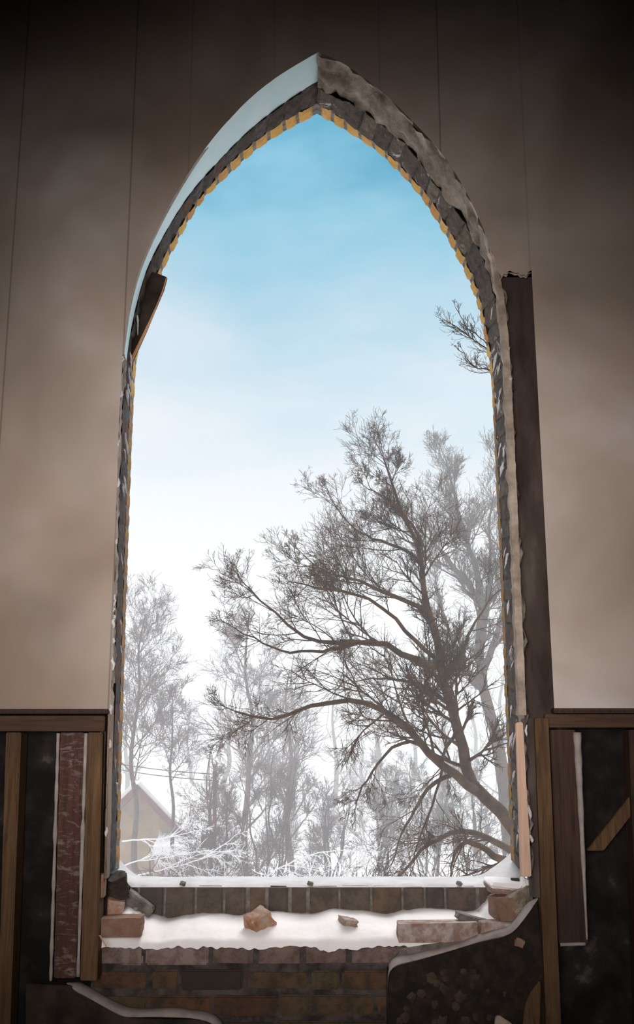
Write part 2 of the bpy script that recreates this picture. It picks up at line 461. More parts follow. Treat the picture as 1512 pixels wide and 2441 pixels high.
# soffit shared ends: painted plaster return on the left, rubble on the right
cut = next(i for i, q in enumerate(l1) if q.z < at(298, 862, Y1).z)
mb = MB(); loft(mb, l0[:cut + 1], l1[:cut + 1], 4, 0.0008, seed=2, fscale=5)
tag(mb.build('painted_reveal', [M['paint']], None, True), 'pale blue painted plaster lining on the left of the arch')
o = bpy.data.objects['painted_reveal']; reparent(o, win)
# the rest of the left jamb between the drywall and the brick: mortar scabs
mb = MB(); loft(mb, l0[cut:], l1[cut:], 5, 0.010, seed=5, fscale=18); reparent(mb.build('rough_mortar_jamb', [M['rubble']], None, True), win)
rj = [q.copy() for q in r1]
for i, q in enumerate(rj):
    q.z += 0.018 * noise.noise(Vector((i * 0.35, 3, 3))) + 0.01 * noise.noise(Vector((i * 0.9, 8, 3)))
mb = MB(); loft(mb, r0, rj, 10, 0.020, seed=9, fscale=13)
reparent(tag(mb.build('rubble_reveal', [M['rubble']], None, True), 'broken mortar and stone lining on the right of the arch'), win)
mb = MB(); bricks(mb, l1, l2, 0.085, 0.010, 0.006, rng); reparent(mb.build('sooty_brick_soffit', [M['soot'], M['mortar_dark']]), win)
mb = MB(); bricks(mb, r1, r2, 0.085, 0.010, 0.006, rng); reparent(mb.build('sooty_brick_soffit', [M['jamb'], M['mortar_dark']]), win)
mb = MB(); bricks(mb, l2, l3, 0.074, 0.016, 0.008, rng, off=0.015, alt=2); reparent(tag(mb.build('ochre_brick_edge', [M['ochre'], M['mortar'], M['jambochre']]), 'ochre yellow brick edge with grey joints'), win)
mb = MB(); bricks(mb, r2, r3, 0.074, 0.016, 0.008, rng, off=0.015, alt=2); reparent(tag(mb.build('ochre_brick_edge', [M['ochre'], M['mortar'], M['jambochre']]), 'ochre yellow brick edge with grey joints'), win)
# light edge strip of plaster down the right jamb
mb = MB()
k0 = next(i for i, q in enumerate(r0) if q.z < at(1150, 540, Y0).z); k1 = next(i for i, q in enumerate(r0) if q.z < at(1255, 1712, Y0).z)
A = r0[k0:k1]; 
rows = []
for i, q in enumerate(A):
    w = 0.024 * min(1, i / 12) * (1 + 0.5 * noise.noise(Vector((i * .4, 0, 5))))
    wob = 0.004 * noise.noise(Vector((i * .7, 2, 5)))
    x = q.x + wob
    rows.append([Vector((x + 0.004, Y0 + 0.03, q.z)), Vector((x, Y0 - 0.002, q.z)), Vector((x - w, Y0 + 0.004, q.z)), Vector((x - w - .003, Y0 + 0.03, q.z))])
mb.grid(rows); reparent(tag(mb.build('plaster_bead', [M['gyp']]), 'pale broken plaster edge beside the brick jamb'), win)

# raised outer sill course of header bricks
za = at(700, 2112, Y2).z; zb = at(700, 2200, Y2).z
mb = MB()
xa = at(292, 2110, Y2).x - .05; xb = at(1210, 2110, Y2).x + .05
mb.box(xa, xb, Y2 + 0.004, Y3 + 0.05, 0.85, za - 0.006, 1)
x = xa
while x < xb:
    w = rng.uniform(0.072, 0.125)
    d = rng.uniform(-0.004, 0.006)
    if x + w < xb + .02:
        mb2 = bmesh.new(); 
        bmesh.ops.create_cube(mb2, size=1)
        for v in mb2.verts: v.co = Vector((x + w / 2 + v.co.x * (w - 0.008), Y2 + 0.06 + v.co.y * 0.13 + d, (0.86 + za) / 2 + v.co.z * (za - 0.86 + rng.uniform(-.006, .004))))
        bmesh.ops.bevel(mb2, geom=mb2.edges[:], offset=0.006, segments=2, affect='EDGES')
        i0 = len(mb.v); mb.v += [v.co.copy() for v in mb2.verts]
        mb2.verts.index_update()
        for f in mb2.faces: mb.f.append(tuple(i0 + v.index for v in f.verts)); mb.m.append(0)
        mb2.free()
    x += w
reparent(mb.build('brick_sill_course', [M['sillbrick'], M['mortar']]), win)

# ------------------------------------------------------------------ brick apron under the sill (real bricks, four visible courses)
def add_brick(mb, x0, x1, y0, y1, z0, z1, rng, bev=0.006, m=0):
    b = bmesh.new(); bmesh.ops.create_cube(b, size=1)
    for v in b.verts:
        v.co = Vector(((x0 + x1) / 2 + v.co.x * (x1 - x0), (y0 + y1) / 2 + v.co.y * (y1 - y0), (z0 + z1) / 2 + v.co.z * (z1 - z0))) + Vector([rng.uniform(-.002, .002) for _ in range(3)])
    bmesh.ops.bevel(b, geom=b.edges[:], offset=bev, segments=2, affect='EDGES')
    b.verts.index_update(); i0 = len(mb.v); mb.v += [v.co.copy() for v in b.verts]
    for f in b.faces: mb.f.append(tuple(i0 + v.index for v in f.verts)); mb.m.append(m)
    b.free()


YF = 3.85
zs = at(700, 2252, YF).z
mb = MB()
xa = at(232, 2300, YF).x - 0.02; xb = at(1235, 2300, YF).x
mb.box(xa, xb, YF + 0.008, Y3, 0.0, zs - 0.004, 1)
z = zs; k = 0
while z > 0.05:
    h = 0.072; x = xa - (0.11 if k % 2 else 0.0) - 0.02
    while x < xb:
        w = rng.choice((0.215, 0.225, 0.22, 0.105)) if k else rng.choice((0.16, 0.225, 0.2))
        add_brick(mb, max(x + .005, xa), min(x + w - .005, xb), YF + rng.uniform(-.004, .005), YF + .09, z - h + .006, z - rng.uniform(0, .004), rng, m=(2 if k == 0 else 0)) if min(x + w, xb) - max(x, xa) > .03 else None
        x += w
    z -= h + 0.008; k += 1
tag(mb.build('wall_below_window', [M['tan'], M['mortar_dark'], M['frostcourse']]), kind='structure')

# ------------------------------------------------------------------ remains of plaster below, with snow lying on the torn edge
def slab(name, poly, Yf, Yb, mat, label, cat, rough=0.006):
    """polygon (pixels) cut from a sheet Yf..Yb thick"""
    P = [at(x, y, Yf) for x, y in poly]
    b = bmesh.new(); vs = [b.verts.new(p) for p in P]; f = b.faces.new(vs)
    r = bmesh.ops.extrude_face_region(b, geom=[f])
    for v in r['geom']:
        if isinstance(v, bmesh.types.BMVert): v.co.y += Yb - Yf
    bmesh.ops.recalc_face_normals(b, faces=b.faces)
    bmesh.ops.bevel(b, geom=b.edges[:], offset=min(0.004, (Yb - Yf) * .25), segments=1, affect='EDGES')
    me = bpy.data.meshes.new(name); b.to_mesh(me); b.free(); me.materials.append(mat)
    o = bpy.data.objects.new(name, me); COL.objects.link(o)
    if label: tag(o, label, cat)
    return o


def snowline(mb, pts, Yf, Yb, h=0.03, rng=random.Random(2), m=0):
    """drift lying along a torn ledge"""
    P = resample(smoothp([at(x, y, (Yf + Yb) / 2) for x, y in pts], 2), 50)
    hh = (Yb - Yf) / 2
    rows = []
    for i, p in enumerate(P):
        row = []
        e = min(1, min(i, len(P) - 1 - i) / 4 + .15)
        hk = h * e * (1 + .5 * noise.noise(p * 9))
        for j in range(13):
            a = math.pi * 2 * j / 12
            row.append(p + Vector((0.0, -math.cos(a) * hh * 1.1 * e, math.sin(a) * hk * (1.0 if math.sin(a) > 0 else .5))))
        rows.append(row)
    mb.grid(rows, m)


t = empty('plaster_remnant', at(1080, 2441, 3.82)); tag(t, 'dark wall lining below the right end of the sill, snow along its torn top', 'wall lining')
o = slab('panel', [(924, 2700), (924, 2310), (945, 2292), (1000, 2284), (1090, 2262), (1150, 2240), (1215, 2232), (1240, 2200), (1262, 2170), (1282, 2150), (1300, 2300), (1320, 2700)], 3.80, 3.845, M['tar'], None, None); reparent(o, t)
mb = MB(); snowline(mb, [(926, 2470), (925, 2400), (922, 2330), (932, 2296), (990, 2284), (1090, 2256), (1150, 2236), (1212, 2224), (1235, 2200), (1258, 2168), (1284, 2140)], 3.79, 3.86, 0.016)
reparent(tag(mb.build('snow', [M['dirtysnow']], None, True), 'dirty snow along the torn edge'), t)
# scabs of old mortar on the dark lining
mb = MB(); rg = random.Random(12)
for k in range(60):
    px = rg.uniform(950, 1210); py = rg.uniform(2300, 2441)
    if py < 2345 - (px - 950) * .3 or rg.random() < (px - 950) / 420: continue
    c = at(px, py, 3.797); r = rg.uniform(.006, .020)
    ring = [c + Vector((math.cos(a) * r * rg.uniform(.6, 1.2), rg.uniform(-.001, .001), math.sin(a) * r * rg.uniform(.5, 1.4))) for a in [i * math.pi / 4 for i in range(8)]]
    i0 = len(mb.v); mb.v += ring + [c + Vector((0, -.005, 0))]
    for i in range(8): mb.f.append((i0 + i, i0 + (i + 1) % 8, i0 + 8)); mb.m.append(0)
mb.v = mb.v or [Vector()]
scab = mat_noise('mortar_scab', [(0.3, (0.03, 0.02, 0.015)), (0.7, (0.08, 0.055, 0.038))], 20)
o = reparent(mb.build('mortar_scabs', [scab]), t); o['kind'] = 'stuff'

t = empty('plaster_remnant', at(240, 2441, 3.82)); tag(t, 'dark wall lining at the lower left, its sloping torn top edged with snow', 'wall lining')
o = slab('panel', [(60, 2700), (60, 2345), (170, 2350), (230, 2385), (290, 2420), (310, 2428), (480, 2432), (520, 2452), (560, 2700)], 3.79, 3.84, M['dark'], None, None); reparent(o, t)
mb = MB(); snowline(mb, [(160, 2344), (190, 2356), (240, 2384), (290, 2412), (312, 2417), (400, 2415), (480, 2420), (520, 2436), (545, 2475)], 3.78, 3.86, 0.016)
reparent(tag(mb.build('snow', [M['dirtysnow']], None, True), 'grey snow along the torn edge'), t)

# ------------------------------------------------------------------ framing timbers
def timber(name, p0, p1, w0, w1, Yf, Yb, mat, label, cat, group=None, parts=None):
    """straight member between two pixel positions of its centre line, w in pixels"""
    q = [at(p0[0] - w0 / 2, p0[1], Yf), at(p0[0] + w0 / 2, p0[1], Yf), at(p1[0] + w1 / 2, p1[1], Yf), at(p1[0] - w1 / 2, p1[1], Yf)]
    dy = Vector((0, Yb - Yf, 0))
    b = bmesh.new()
    vs = [b.verts.new(p) for p in q] + [b.verts.new(p + dy) for p in q]
    for f in ((0, 3, 2, 1), (4, 5, 6, 7), (0, 1, 5, 4), (1, 2, 6, 5), (2, 3, 7, 6), (3, 0, 4, 7)): b.faces.new([vs[k] for k in f])
    bmesh.ops.recalc_face_normals(b, faces=b.faces)
    bmesh.ops.bevel(b, geom=b.edges[:], offset=0.003, segments=2, affect='EDGES')
    me = bpy.data.meshes.new(name); b.to_mesh(me); b.free(); me.materials.append(mat)
    o = bpy.data.objects.new(name, me); COL.objects.link(o)
    if label: tag(o, label, cat, group)
    return o


YS, YSb = 3.775, 3.865
def rail(name, x0, x1, y0, y1, Yf, Yb, mat, label, cat):
    b = bmesh.new()
    z0 = at(756, y1, Yf).z; z1 = at(756, y0, Yf).z
    bmesh.ops.create_cube(b, size=1)
    for v in b.verts: v.co = Vector(((x0 + x1) / 2 + v.co.x * (x1 - x0), (Yf + Yb) / 2 + v.co.y * (Yb - Yf), (z0 + z1) / 2 + v.co.z * (z1 - z0)))
    bmesh.ops.bevel(b, geom=b.edges[:], offset=0.003, segments=2, affect='EDGES')
    me = bpy.data.meshes.new(name); b.to_mesh(me); b.free(); me.materials.append(mat)
    o = bpy.data.objects.new(name, me); COL.objects.link(o); tag(o, label, cat); return o


xl = at(250, 1715, YS).x; xr_ = at(1300, 1715, YS).x
rail('trim_1', -3.5, at(262, 1696, Y0).x, 1690, 1701, Y0 - .006, YS + .02, M['darkwood'], None, None)['kind'] = 'structure'
rail('trim_2', at(1320, 1696, Y0).x, 3.5, 1688, 1700, Y0 - .006, YS + .02, M['darkwood'], None, None)['kind'] = 'structure'
rail('wooden_rail', -3.3, xl, 1706, 1743, YS, YSb, M['woodrail'], 'brown horizontal timber rail over the bare studs left of the window', 'rail')
rail('wooden_rail', xr_, 3.3, 1702, 1734, YS, YSb, M['woodrail'], 'brown horizontal timber rail over the open wall right of the window', 'rail')
timber('wall_stud', (32, 1746), (8, 2460), 36, 30, YS, YSb, M['stud'], 'tan wooden stud at the far left under the rail', 'wall stud')
timber('wall_stud', (227, 1746), (211, 2338), 36, 40, YS, YSb, M['stud'], 'brown wooden stud beside the left edge of the window, ending above the torn lining', 'wall stud')
timber('wall_stud', (246, 1708), (233, 2140), 14, 12, YS + 0.03, YSb, M['dark'], 'narrow dark board between the left stud and the window edge', 'board')
t = empty('frosted_board', at(160, 2330, 3.83)); tag(t, 'reddish board dusted with blown snow between two studs on the left', 'board')
reparent(timber('plank', (172, 1746), (154, 2332), 56, 52, 3.80, 3.83, M['frostwood'], None, None), t)
mb = MB()
for (a, b_, w) in (((139, 1748), (121, 2338), .008), ((205, 1748), (186, 2328), .009)):
    P = [at(a[0] + (b_[0] - a[0]) * i / 60, a[1] + (b_[1] - a[1]) * i / 60, 3.795) for i in range(61)]
    mb.tube(P, [w * (0.75 + .45 * noise.noise(p * 22)) for p in P], 8)
reparent(tag(mb.build('snow', [M['dirtysnow']], None, True), 'strips of snow caught along both edges'), t)
# thin light edge of the left jamb board
timber('jamb_board', (261, 1700), (251, 2096), 8, 6, Y0 + 0.005, Y0 + .06, M['dullwood'], 'thin pale board edge down the lower left side of the window', 'board')

# right side
mb = MB()
tb = timber('backing_board', (1231, 660), (1290, 1715), 90, 74, 3.80, 3.82, M['recess'], 'dark stained strip of bare wall exposed right of the arch', 'board')
t = timber('jamb_board', (1240, 1722), (1256, 2090), 15, 24, Y0 - .004, Y0 + .03, M['palewood'], 'bright bare pine board standing at the lower right side of the window', 'board')
timber('jamb_lining', (1268, 1712), (1284, 2140), 34, 24, Y0 + 0.028, Y0 + .10, M['recess'], 'grey lining board between the bright pine board and the right stud', 'board')
timber('wall_stud', (1292, 1712), (1322, 2470), 33, 36, YS - .02, YSb - .02, M['stud'], 'long brown wooden stud right of the window running to the bottom', 'wall stud')
t = empty('stained_board', at(1370, 2250, 3.83)); tag(t, 'wide dark brown board beside the right stud with frost on its edge', 'board')
reparent(timber('plank', (1342, 1740), (1368, 2250), 60, 70, 3.80, 3.83, M['darkwood'], None, None), t)
mb = MB()
P = [at(1376 + 24 * i / 50, 1746 + 494 * i / 50, 3.80) for i in range(51)]
mb.tube(P, [.014 * (1 - .75 * i / 50) * (1 + .3 * noise.noise(p * 20)) for i, p in enumerate(P)], 8)
P = [at(1336 + 60 * i / 12, 2252 - 2 * i / 12, 3.80) for i in range(13)]
mb.tube(P, .006, 8)
reparent(tag(mb.build('snow', [M['dirtysnow']], None, True), 'frost along the right and lower edges'), t)
timber('wall_stud', (1513, 1740), (1545, 2460), 26, 34, YS, YSb, M['darkwood'], 'dark wooden stud cut by the right edge of the picture', 'wall stud')
timber('wooden_lath', (1600, 1800), (1420, 2028), 38, 40, 3.80, 3.825, M['stud'], 'loose tan lath leaning diagonally across the dark wall at right', 'lath')
slab('broken_board', [(1240, 2520), (1252, 2400), (1262, 2372), (1276, 2352), (1288, 2338), (1291, 2350), (1288, 2520)], 3.755, 3.775, M['stud'], 'splintered brown board standing left of the long right stud at the bottom', 'board')
slab('plaster_shard', [(1176, 2500), (1182, 2425), (1192, 2421), (1222, 2441), (1240, 2500)], 3.765, 3.785, M['gyp'], 'pale triangular plaster shard poking up at the bottom right', 'shard')

# torn board hanging in the arch at left
t = empty('torn_board', at(340, 760, 4.0)); tag(t, 'dark broken board wedged inside the left curve of the arch', 'board')
P = [(347, 640), (399, 660), (391, 690), (372, 735), (349, 790), (322, 850), (312, 868), (297, 866), (301, 820), (313, 770), (328, 705)]
o = slab('plank', P, 4.00, 4.015, M['dark'], None, None); reparent(o, t)
E = [at(x, y, 3.998) for x, y in ((397, 662), (389, 692), (372, 733), (360, 760))]; E2 = [at(x, y, 3.996) for x, y in ((370, 738), (356, 770), (338, 808), (318, 850), (311, 864))]
mb = MB(); mb.tube(resample(smoothp(E), 20), .0028, 6); mb.tube(resample(smoothp(E2), 20), [.004 + .004 * i / 19 for i in range(20)], 6)
lit = mat_wood('split_wood', (0.45, 0.22, 0.10), (0.62, 0.33, 0.17), (0.70, 0.42, 0.24))
reparent(tag(mb.build('split_edge', [lit]), 'orange raw split edge'), t)

# ------------------------------------------------------------------ snow on the sill
crest = [(200, 2205), (235, 2178), (265, 2158), (300, 2150), (322, 2160), (350, 2178), (395, 2188), (440, 2180), (480, 2175), (520, 2177), (565, 2181), (605, 2172), (650, 2172), (700, 2175), (745, 2177), (800, 2166), (860, 2170), (925, 2177), (975, 2168), (1010, 2164), (1070, 2166), (1125, 2172), (1150, 2168), (1166, 2152), (1185, 2130), (1240, 2118)]
def crz(px):
    for (a, ya), (b, yb) in zip(crest, crest[1:]):
        if a <= px <= b:
            t = (px - a) / (b - a); t = t * t * (3 - 2 * t)
            return ya + (yb - ya) * t
    return crest[0][1] if px < crest[0][0] else crest[-1][1]
rows = []
nx, ny = 220, 26
for i in range(nx + 1):
    px = 232 + (1238 - 232) * i / nx
    zc = at(px, crz(px), Y2).z
    x = at(px, 2200, 3.96).x
    row = []
    for j in range(ny + 1):
        t = j / ny
        y = YF - 0.012 + (Y2 + 0.006 - YF + 0.012) * t
        zf = at(px, 2246 + 7 * noise.noise(Vector((x * 6, 0, 0))) + 4 * noise.noise(Vector((x * 19, 0, 7))), YF).z
        e = 1 - (1 - min(1, t * 1.0)) ** 2.2
        z = zf + (zc - zf) * e
        if j == 0: z -= 0.016 + 0.022 * max(0, noise.noise(Vector((x * 13, 4, 4)))) + .010 * noise.noise(Vector((x * 45, 4, 4)))
        if j == 1: z -= 0.004
        z += 0.006 * noise.noise(Vector((x * 9, y * 12, 2))) * (1 if 0 < t < 1 else 0) + 0.0015 * noise.noise(Vector((x * 60, y * 60, 2)))
        row.append(Vector((x, y, z)))
    rows.append(row)
mb = MB(); mb.grid(rows)
tag(mb.build('sill_snow', [M['snow']], None, True), 'thick white snow drift lying along the inner window ledge', 'snow', kind='stuff')
# snow on top of the outer course with corner drifts
rows = []
for i in range(161):
    px = 258 + (1246 - 258) * i / 160
    row = []
    for j in range(13):
        t = j / 12; y = Y2 - 0.004 + (Y3 + .06 - Y2) * t
        x = at(px, 2100, 4.14).x
        h = 0.003 + 0.010 * math.sin(math.pi * min(1, t * 1.4 + .02) * .5)
        if px < 330: h += 0.085 * ((330 - px) / 72) ** 1.8 * (.25 + .75 * t)
        if px > 1140: h += 0.105 * ((px - 1140) / 106) ** 1.5 * (.15 + .85 * t)
        z = za + h + 0.004 * noise.noise(Vector((x * 14, y * 14, 5)))
        if j == 0: z = za - .004
        row.append(Vector((x, y, z)))
    rows.append(row)
mb = MB(); mb.grid(rows)
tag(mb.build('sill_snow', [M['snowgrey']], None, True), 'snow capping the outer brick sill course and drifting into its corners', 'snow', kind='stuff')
# snow lodged on the jamb bricks
for nm, A, B, xs, lab in (('jamb_snow', L1, L2, 1, 'flecks of snow lodged between the bricks of the left jamb'), ('jamb_snow', R1, R2, -1, 'flecks of snow lodged between the bricks of the right jamb')):
    pa = path(A, Y1 + .02); pb = path(B, Y2 - .02); mb = MB(); rg = random.Random(31 + xs)
    for k in range(22):
        s = rg.uniform(0.42, 0.97)
        if rg.random() < .3: s = rg.uniform(.36, .6)
        a = sub(pa, s); b = sub(pb, min(1, s + rg.uniform(-.004, .012)))
        t0 = rg.uniform(0, .45); t1 = t0 + rg.uniform(.15, .5)
        n = inward(sub(pa, s - .01), sub(pa, s), a)
        P = [a.lerp(b, t0 + (t1 - t0) * q / 5) + n * 0.010 + Vector((0, 0, -.045 * (q / 5) ** 1.5 + rg.uniform(-.006, .006))) for q in range(6)]
        r = rg.uniform(.0015, .0055)
        mb.tube(P, [r * v * rg.uniform(.5, 1.4) for v in (.4, .9, 1.3, 1, .6, .3)], 7, sz=1.0)
    for k in range(14 if xs > 0 else 5):     # snow stuck to the plasterboard edge
        s = rg.uniform(.45, .97); a = sub(l0 if xs > 0 else r0, s); h = rg.uniform(.01, .05)
        P = [a + Vector((rg.uniform(-.002, .005) * xs, rg.uniform(-.003, .008), h * (q / 4 - .5))) for q in range(5)]
        r = rg.uniform(.003, .006); mb.tube(P, [r * .4, r, r * 1.2, r, r * .4], 7)
    tag(mb.build(nm, [M['jsnow']], None, True), lab, 'snow', kind='stuff')

# ------------------------------------------------------------------ loose masonry on the sill
def chunk(name, c, size, rot, mat, label, cat, seed=0, amp=0.12, cuts=4, bev=0.1, taper=None):
    b = bmesh.new(); bmesh.ops.create_cube(b, size=1)
    bmesh.ops.subdivide_edges(b, edges=b.edges[:], cuts=cuts, use_grid_fill=True)
    for v in b.verts:
        p = v.co.copy()
        m_ = max(abs(p.x), abs(p.y), abs(p.z)) * 2
        l_ = p.length
        sph = p.normalized() * .62
        v.co = p.lerp(sph, bev)
        nn = noise.noise_vector(p * 2.3 + Vector((seed * 7.1, seed, 0)))
        n2 = noise.noise_vector(p * 6 + Vector((seed * 3.1, 5, seed)))
        v.co += Vector(nn) * amp + Vector(n2) * amp * .35
        if taper: v.co.x *= 1 + taper * v.co.z
        v.co = Vector((v.co.x * size[0], v.co.y * size[1], v.co.z * size[2]))
    me = bpy.data.meshes.new(name); b.to_mesh(me); b.free(); me.materials.append(mat)
    o = bpy.data.objects.new(name, me); COL.objects.link(o); o.location = c
    o.rotation_euler = [D2R(a) for a in rot]
    if label: tag(o, label, cat)
    return o


chunk('brick', at(283, 2206, 3.875), (0.165, 0.10, 0.062), (0, 0, 2), M['redbrick'], 'whole reddish brown brick lying flat at the left end of the ledge', 'brick', 1, .025, 6, .04)
chunk('brick', at(262, 2156, 3.95), (0.085, 0.09, 0.055), (8, 14, 25), M['orange'], 'small brown brick stub under the dark rubble lump at left', 'brick', 2, .10)
chunk('rubble_lump', at(275, 2112, 3.99), (0.085, 0.12, 0.075), (5, -8, 10), M['dark'], 'blackened mortar lump stacked in the left corner of the sill', 'rubble', 3, .16)
chunk('rubble_lump', at(318, 2145, 4.04), (0.15, 0.06, 0.05), (0, 32, 5), M['mortar'], 'grey sloping mortar lump against the left end of the sill bricks', 'rubble', 4, .12)
chunk('brick_fragment', at(619, 2202, 3.93), (0.082, 0.07, 0.078), (15, -28, 30), M['orange'], 'broken orange brick piece tilted in the middle of the snow', 'brick', 5, .13)
chunk('brick_fragment', at(830, 2196, 3.94), (0.055, 0.06, 0.022), (5, 12, 20), M['frostbrick'], 'small snowed in brick chip right of the orange piece', 'brick', 6, .12)
t = chunk('brick', at(1042, 2219, 3.872), (0.275, 0.08, 0.062), (0, -1, -1), M['frostbrick'], 'long frosted pink brick lying along the right half of the ledge', 'brick', 7, .02, 6, .03)
chunk('brick', at(1180, 2222, 3.88), (0.125, 0.10, 0.075), (0, 3, 3), M['frostbrick'], 'frosted brick at the right end of the ledge under the stacked stub', 'brick', 8, .06)
chunk('brick_fragment', at(1126, 2191, 3.91), (0.115, 0.06, 0.022), (0, 14, 0), M['mortar'], 'flat grey shard resting on the right end of the long brick', 'brick', 9, .10)
chunk('brick', at(1204, 2166, 3.93), (0.085, 0.09, 0.085), (0, -3, 18), M['redbrick'], 'upright pinkish brick stub in the right corner of the sill', 'brick', 10, .07)
chunk('rubble_lump', at(1236, 2150, 3.95), (0.095, 0.10, 0.085), (0, -30, 10), M['rubble'], 'lumpy tan mortar behind the upright brick stub at right', 'rubble', 11, .16)
t = chunk('brick', at(1214, 2118, 4.0), (0.16, 0.12, 0.022), (4, 4, 5), M['frostbrick'], 'thin flat brick topping the rubble in the right corner', 'brick', 12, .06)
c = chunk('snow_cap', (0, 0, 0.018), (0.165, 0.125, 0.022), (0, 0, 0), M['snow'], None, None, 13, .05, 5, .35); c.parent = t; c['label'] = 'snow cap on the flat brick'
chunk('rubble_lump', at(1258, 2112, 3.96), (0.05, 0.07, 0.045), (0, 20, 0), M['snow'], 'snow covered lump at the foot of the bright pine board', 'rubble', 14, .12)
for k, (px, py, s, lab) in enumerate([(1228, 2099, .022, 'dark pebble of rubble on the right corner snow, left of a smaller one'), (1249, 2102, .015, 'smaller dark pebble nearest the bright pine board'), (1187, 2107, .012, 'brown crumb on the right corner snow nearest the opening'), (1197, 2117, .013, 'brown crumb low on the flat snowy brick at right')]):
    chunk('rubble_pebble', at(px, py, 4.0 if k < 2 else 3.97), (s * 1.3, s, s * .8), (0, 10 * k, 0), M['dark'], lab, 'rubble', 20 + k, .14, 2)
for k, (px, lab) in enumerate([(436, 'crumb on the outer sill snow near its left end'), (740, 'dark crumb on the outer sill snow at its middle'), (1095, 'dark crumb on the outer sill snow near its right end')]):
    chunk('rubble_pebble', at(px, 2106, Y2), (.020, .014, .012), (20, 15, 12 * k), M['mortar'], lab, 'rubble', 30 + k, .14, 2)
chunk('rubble_pebble', at(324, 2167, 3.98), (.012, .010, .008), (0, 0, 0), M['mortar'], 'tiny crumb on the snow above the left brick', 'rubble', 35, .14, 2)
t = timber('wood_splinter', (236, 2228), (255, 2260), 6, 4, 3.765, 3.771, M['palewood'], 'short pale wood splinter beside the left stud below the brick', 'splinter')
chunk('brick_fragment', at(240, 2110, 3.83), (0.030, 0.05, 0.075), (0, 0, 0), M['redbrick'], 'narrow reddish stub between the left stud and the blackened lump', 'brick', 41, .06)
# broken masonry step under the right brick
t = chunk('mortar_ledge', at(1065, 2262, 3.86), (0.34, 0.06, 0.05), (0, -6, 0), M['mortar'], 'crumbling grey mortar ledge under the long frosted brick', 'rubble', 44, .10, 8)
chunk('rubble_lump', at(1238, 2246, 3.80), (0.03, 0.03, 0.026), (0, 20, 0), M['redbrick'], 'small tan lump hanging at the right end of the dirty snow edge', 'rubble', 45, .14)

# ------------------------------------------------------------------ outside
GZ = -2.6
rows = []
for i in range(41):
    row = []
    for j in range(61):
        x = -60 + 3 * j * 1.0 - 30; y = 4.6 + (i / 40) ** 1.6 * 110
        row.append(Vector((x, y, GZ + 0.25 * noise.noise(Vector((x * .15, y * .15, 0))) + 0.75 * max(0, min(1, (y - 20) / 9)))))
    rows.append(row)
mb = MB(); mb.grid(rows); tag(mb.build('ground', [M['snow']], None, True), kind='structure')

# house
YH = 30.0
pk = at(333, 1868, YH); ev = at(468, 2008, YH)
hw = ev.x - pk.x; walltan = mat_noise('tan_house_brick', [(0.3, (0.20, 0.10, 0.03)), (0.55, (0.38, 0.21, 0.07)), (0.75, (0.50, 0.30, 0.12))], 2.2, bscale=9)
redp = mat_noise('red_fascia', [(0.3, (0.10, 0.012, 0.012)), (0.7, (0.18, 0.025, 0.022))], 3)
t = empty('house', (pk.x, YH, GZ)); tag(t, 'tan gabled house with a dark red roof edge at the lower left', 'house')
mb = MB(); b0 = ev.z - .1; wx = hw - .25
f = [Vector((pk.x - wx, YH, GZ)), Vector((pk.x + wx, YH, GZ)), Vector((pk.x + wx, YH, b0)), Vector((pk.x, YH, pk.z - .12)), Vector((pk.x - wx, YH, b0))]
i0 = len(mb.v); mb.v += f + [p + Vector((0, 8, 0)) for p in f]; mb.f.append((0, 1, 2, 3, 4)); mb.f.append((9, 8, 7, 6, 5)); mb.m += [0, 0]
for a in range(5): mb.f.append((a, a + 5, (a + 1) % 5 + 5, (a + 1) % 5)); mb.m.append(0)
reparent(mb.build('wall', [walltan]), t)
for sg in (-1, 1):
    mb = MB(); e = Vector((pk.x + sg * hw, 0, ev.z)); p0 = Vector((pk.x, 0, pk.z)); n = Vector((sg * (p0.z - e.z), 0, hw)).normalized() * .16
    mb.hexa([Vector((q.x, yy, q.z)) for yy in (YH - .45, YH + 8.4) for q in (p0, e, e + n * .01 - n, p0 - n)])
    r = reparent(mb.build('roof', [redp]), t)
    mb = MB(); mb.hexa([Vector((q.x, yy, q.z)) for yy in (YH - .40, YH + 8.4) for q in (p0 + n * .7, e + n * .5, e, p0)])
    s_ = mb.build('roof_snow', [M['snow']], None); s_.parent = t; s_.matrix_parent_inverse = Matrix.Translation(t.location).inverted()
# low red shed and post
c0 = at(448, 2046, 29); t = empty('shed', (c0.x, 29, GZ)); tag(t, 'low red shed under snow right of the tan house', 'shed')
mb = MB(); mb.box(c0.x - .7, c0.x + .9, 29, 31, GZ, c0.z + .12); reparent(mb.build('wall', [redp]), t)
mb = MB(); mb.hexa([Vector(p) for p in ((c0.x - .9, 28.8, c0.z + .1), (c0.x + 1.1, 28.8, c0.z + .1), (c0.x + 1.1, 31.2, c0.z + .55), (c0.x - .9, 31.2, c0.z + .55), (c0.x - .9, 28.8, c0.z + .32), (c0.x + 1.1, 28.8, c0.z + .32), (c0.x + 1.1, 31.2, c0.z + .8), (c0.x - .9, 31.2, c0.z + .8))])
reparent(mb.build('roof', [M['snow']]), t)
c0 = at(515, 2020, 26); c1 = at(512, 1838, 26)
t = empty('utility_post', (c0.x, 26, GZ)); tag(t, 'reddish utility post with a box at its foot among the brush', 'post')
mb = MB(); mb.tube([Vector((c0.x, 26, GZ)), Vector((c1.x, 26, c1.z))], .05, 10); reparent(mb.build('pole', [redp]), t)
mb = MB(); mb.box(c0.x - .34, c0.x - .03, 25.8, 26.2, c0.z - .0, at(505, 1990, 26).z); reparent(mb.build('box', [redp]), t)
A, B = at(240, 1822, 30), Vector((at(512, 1850, 26).x, 26, at(512, 1856, 26).z))
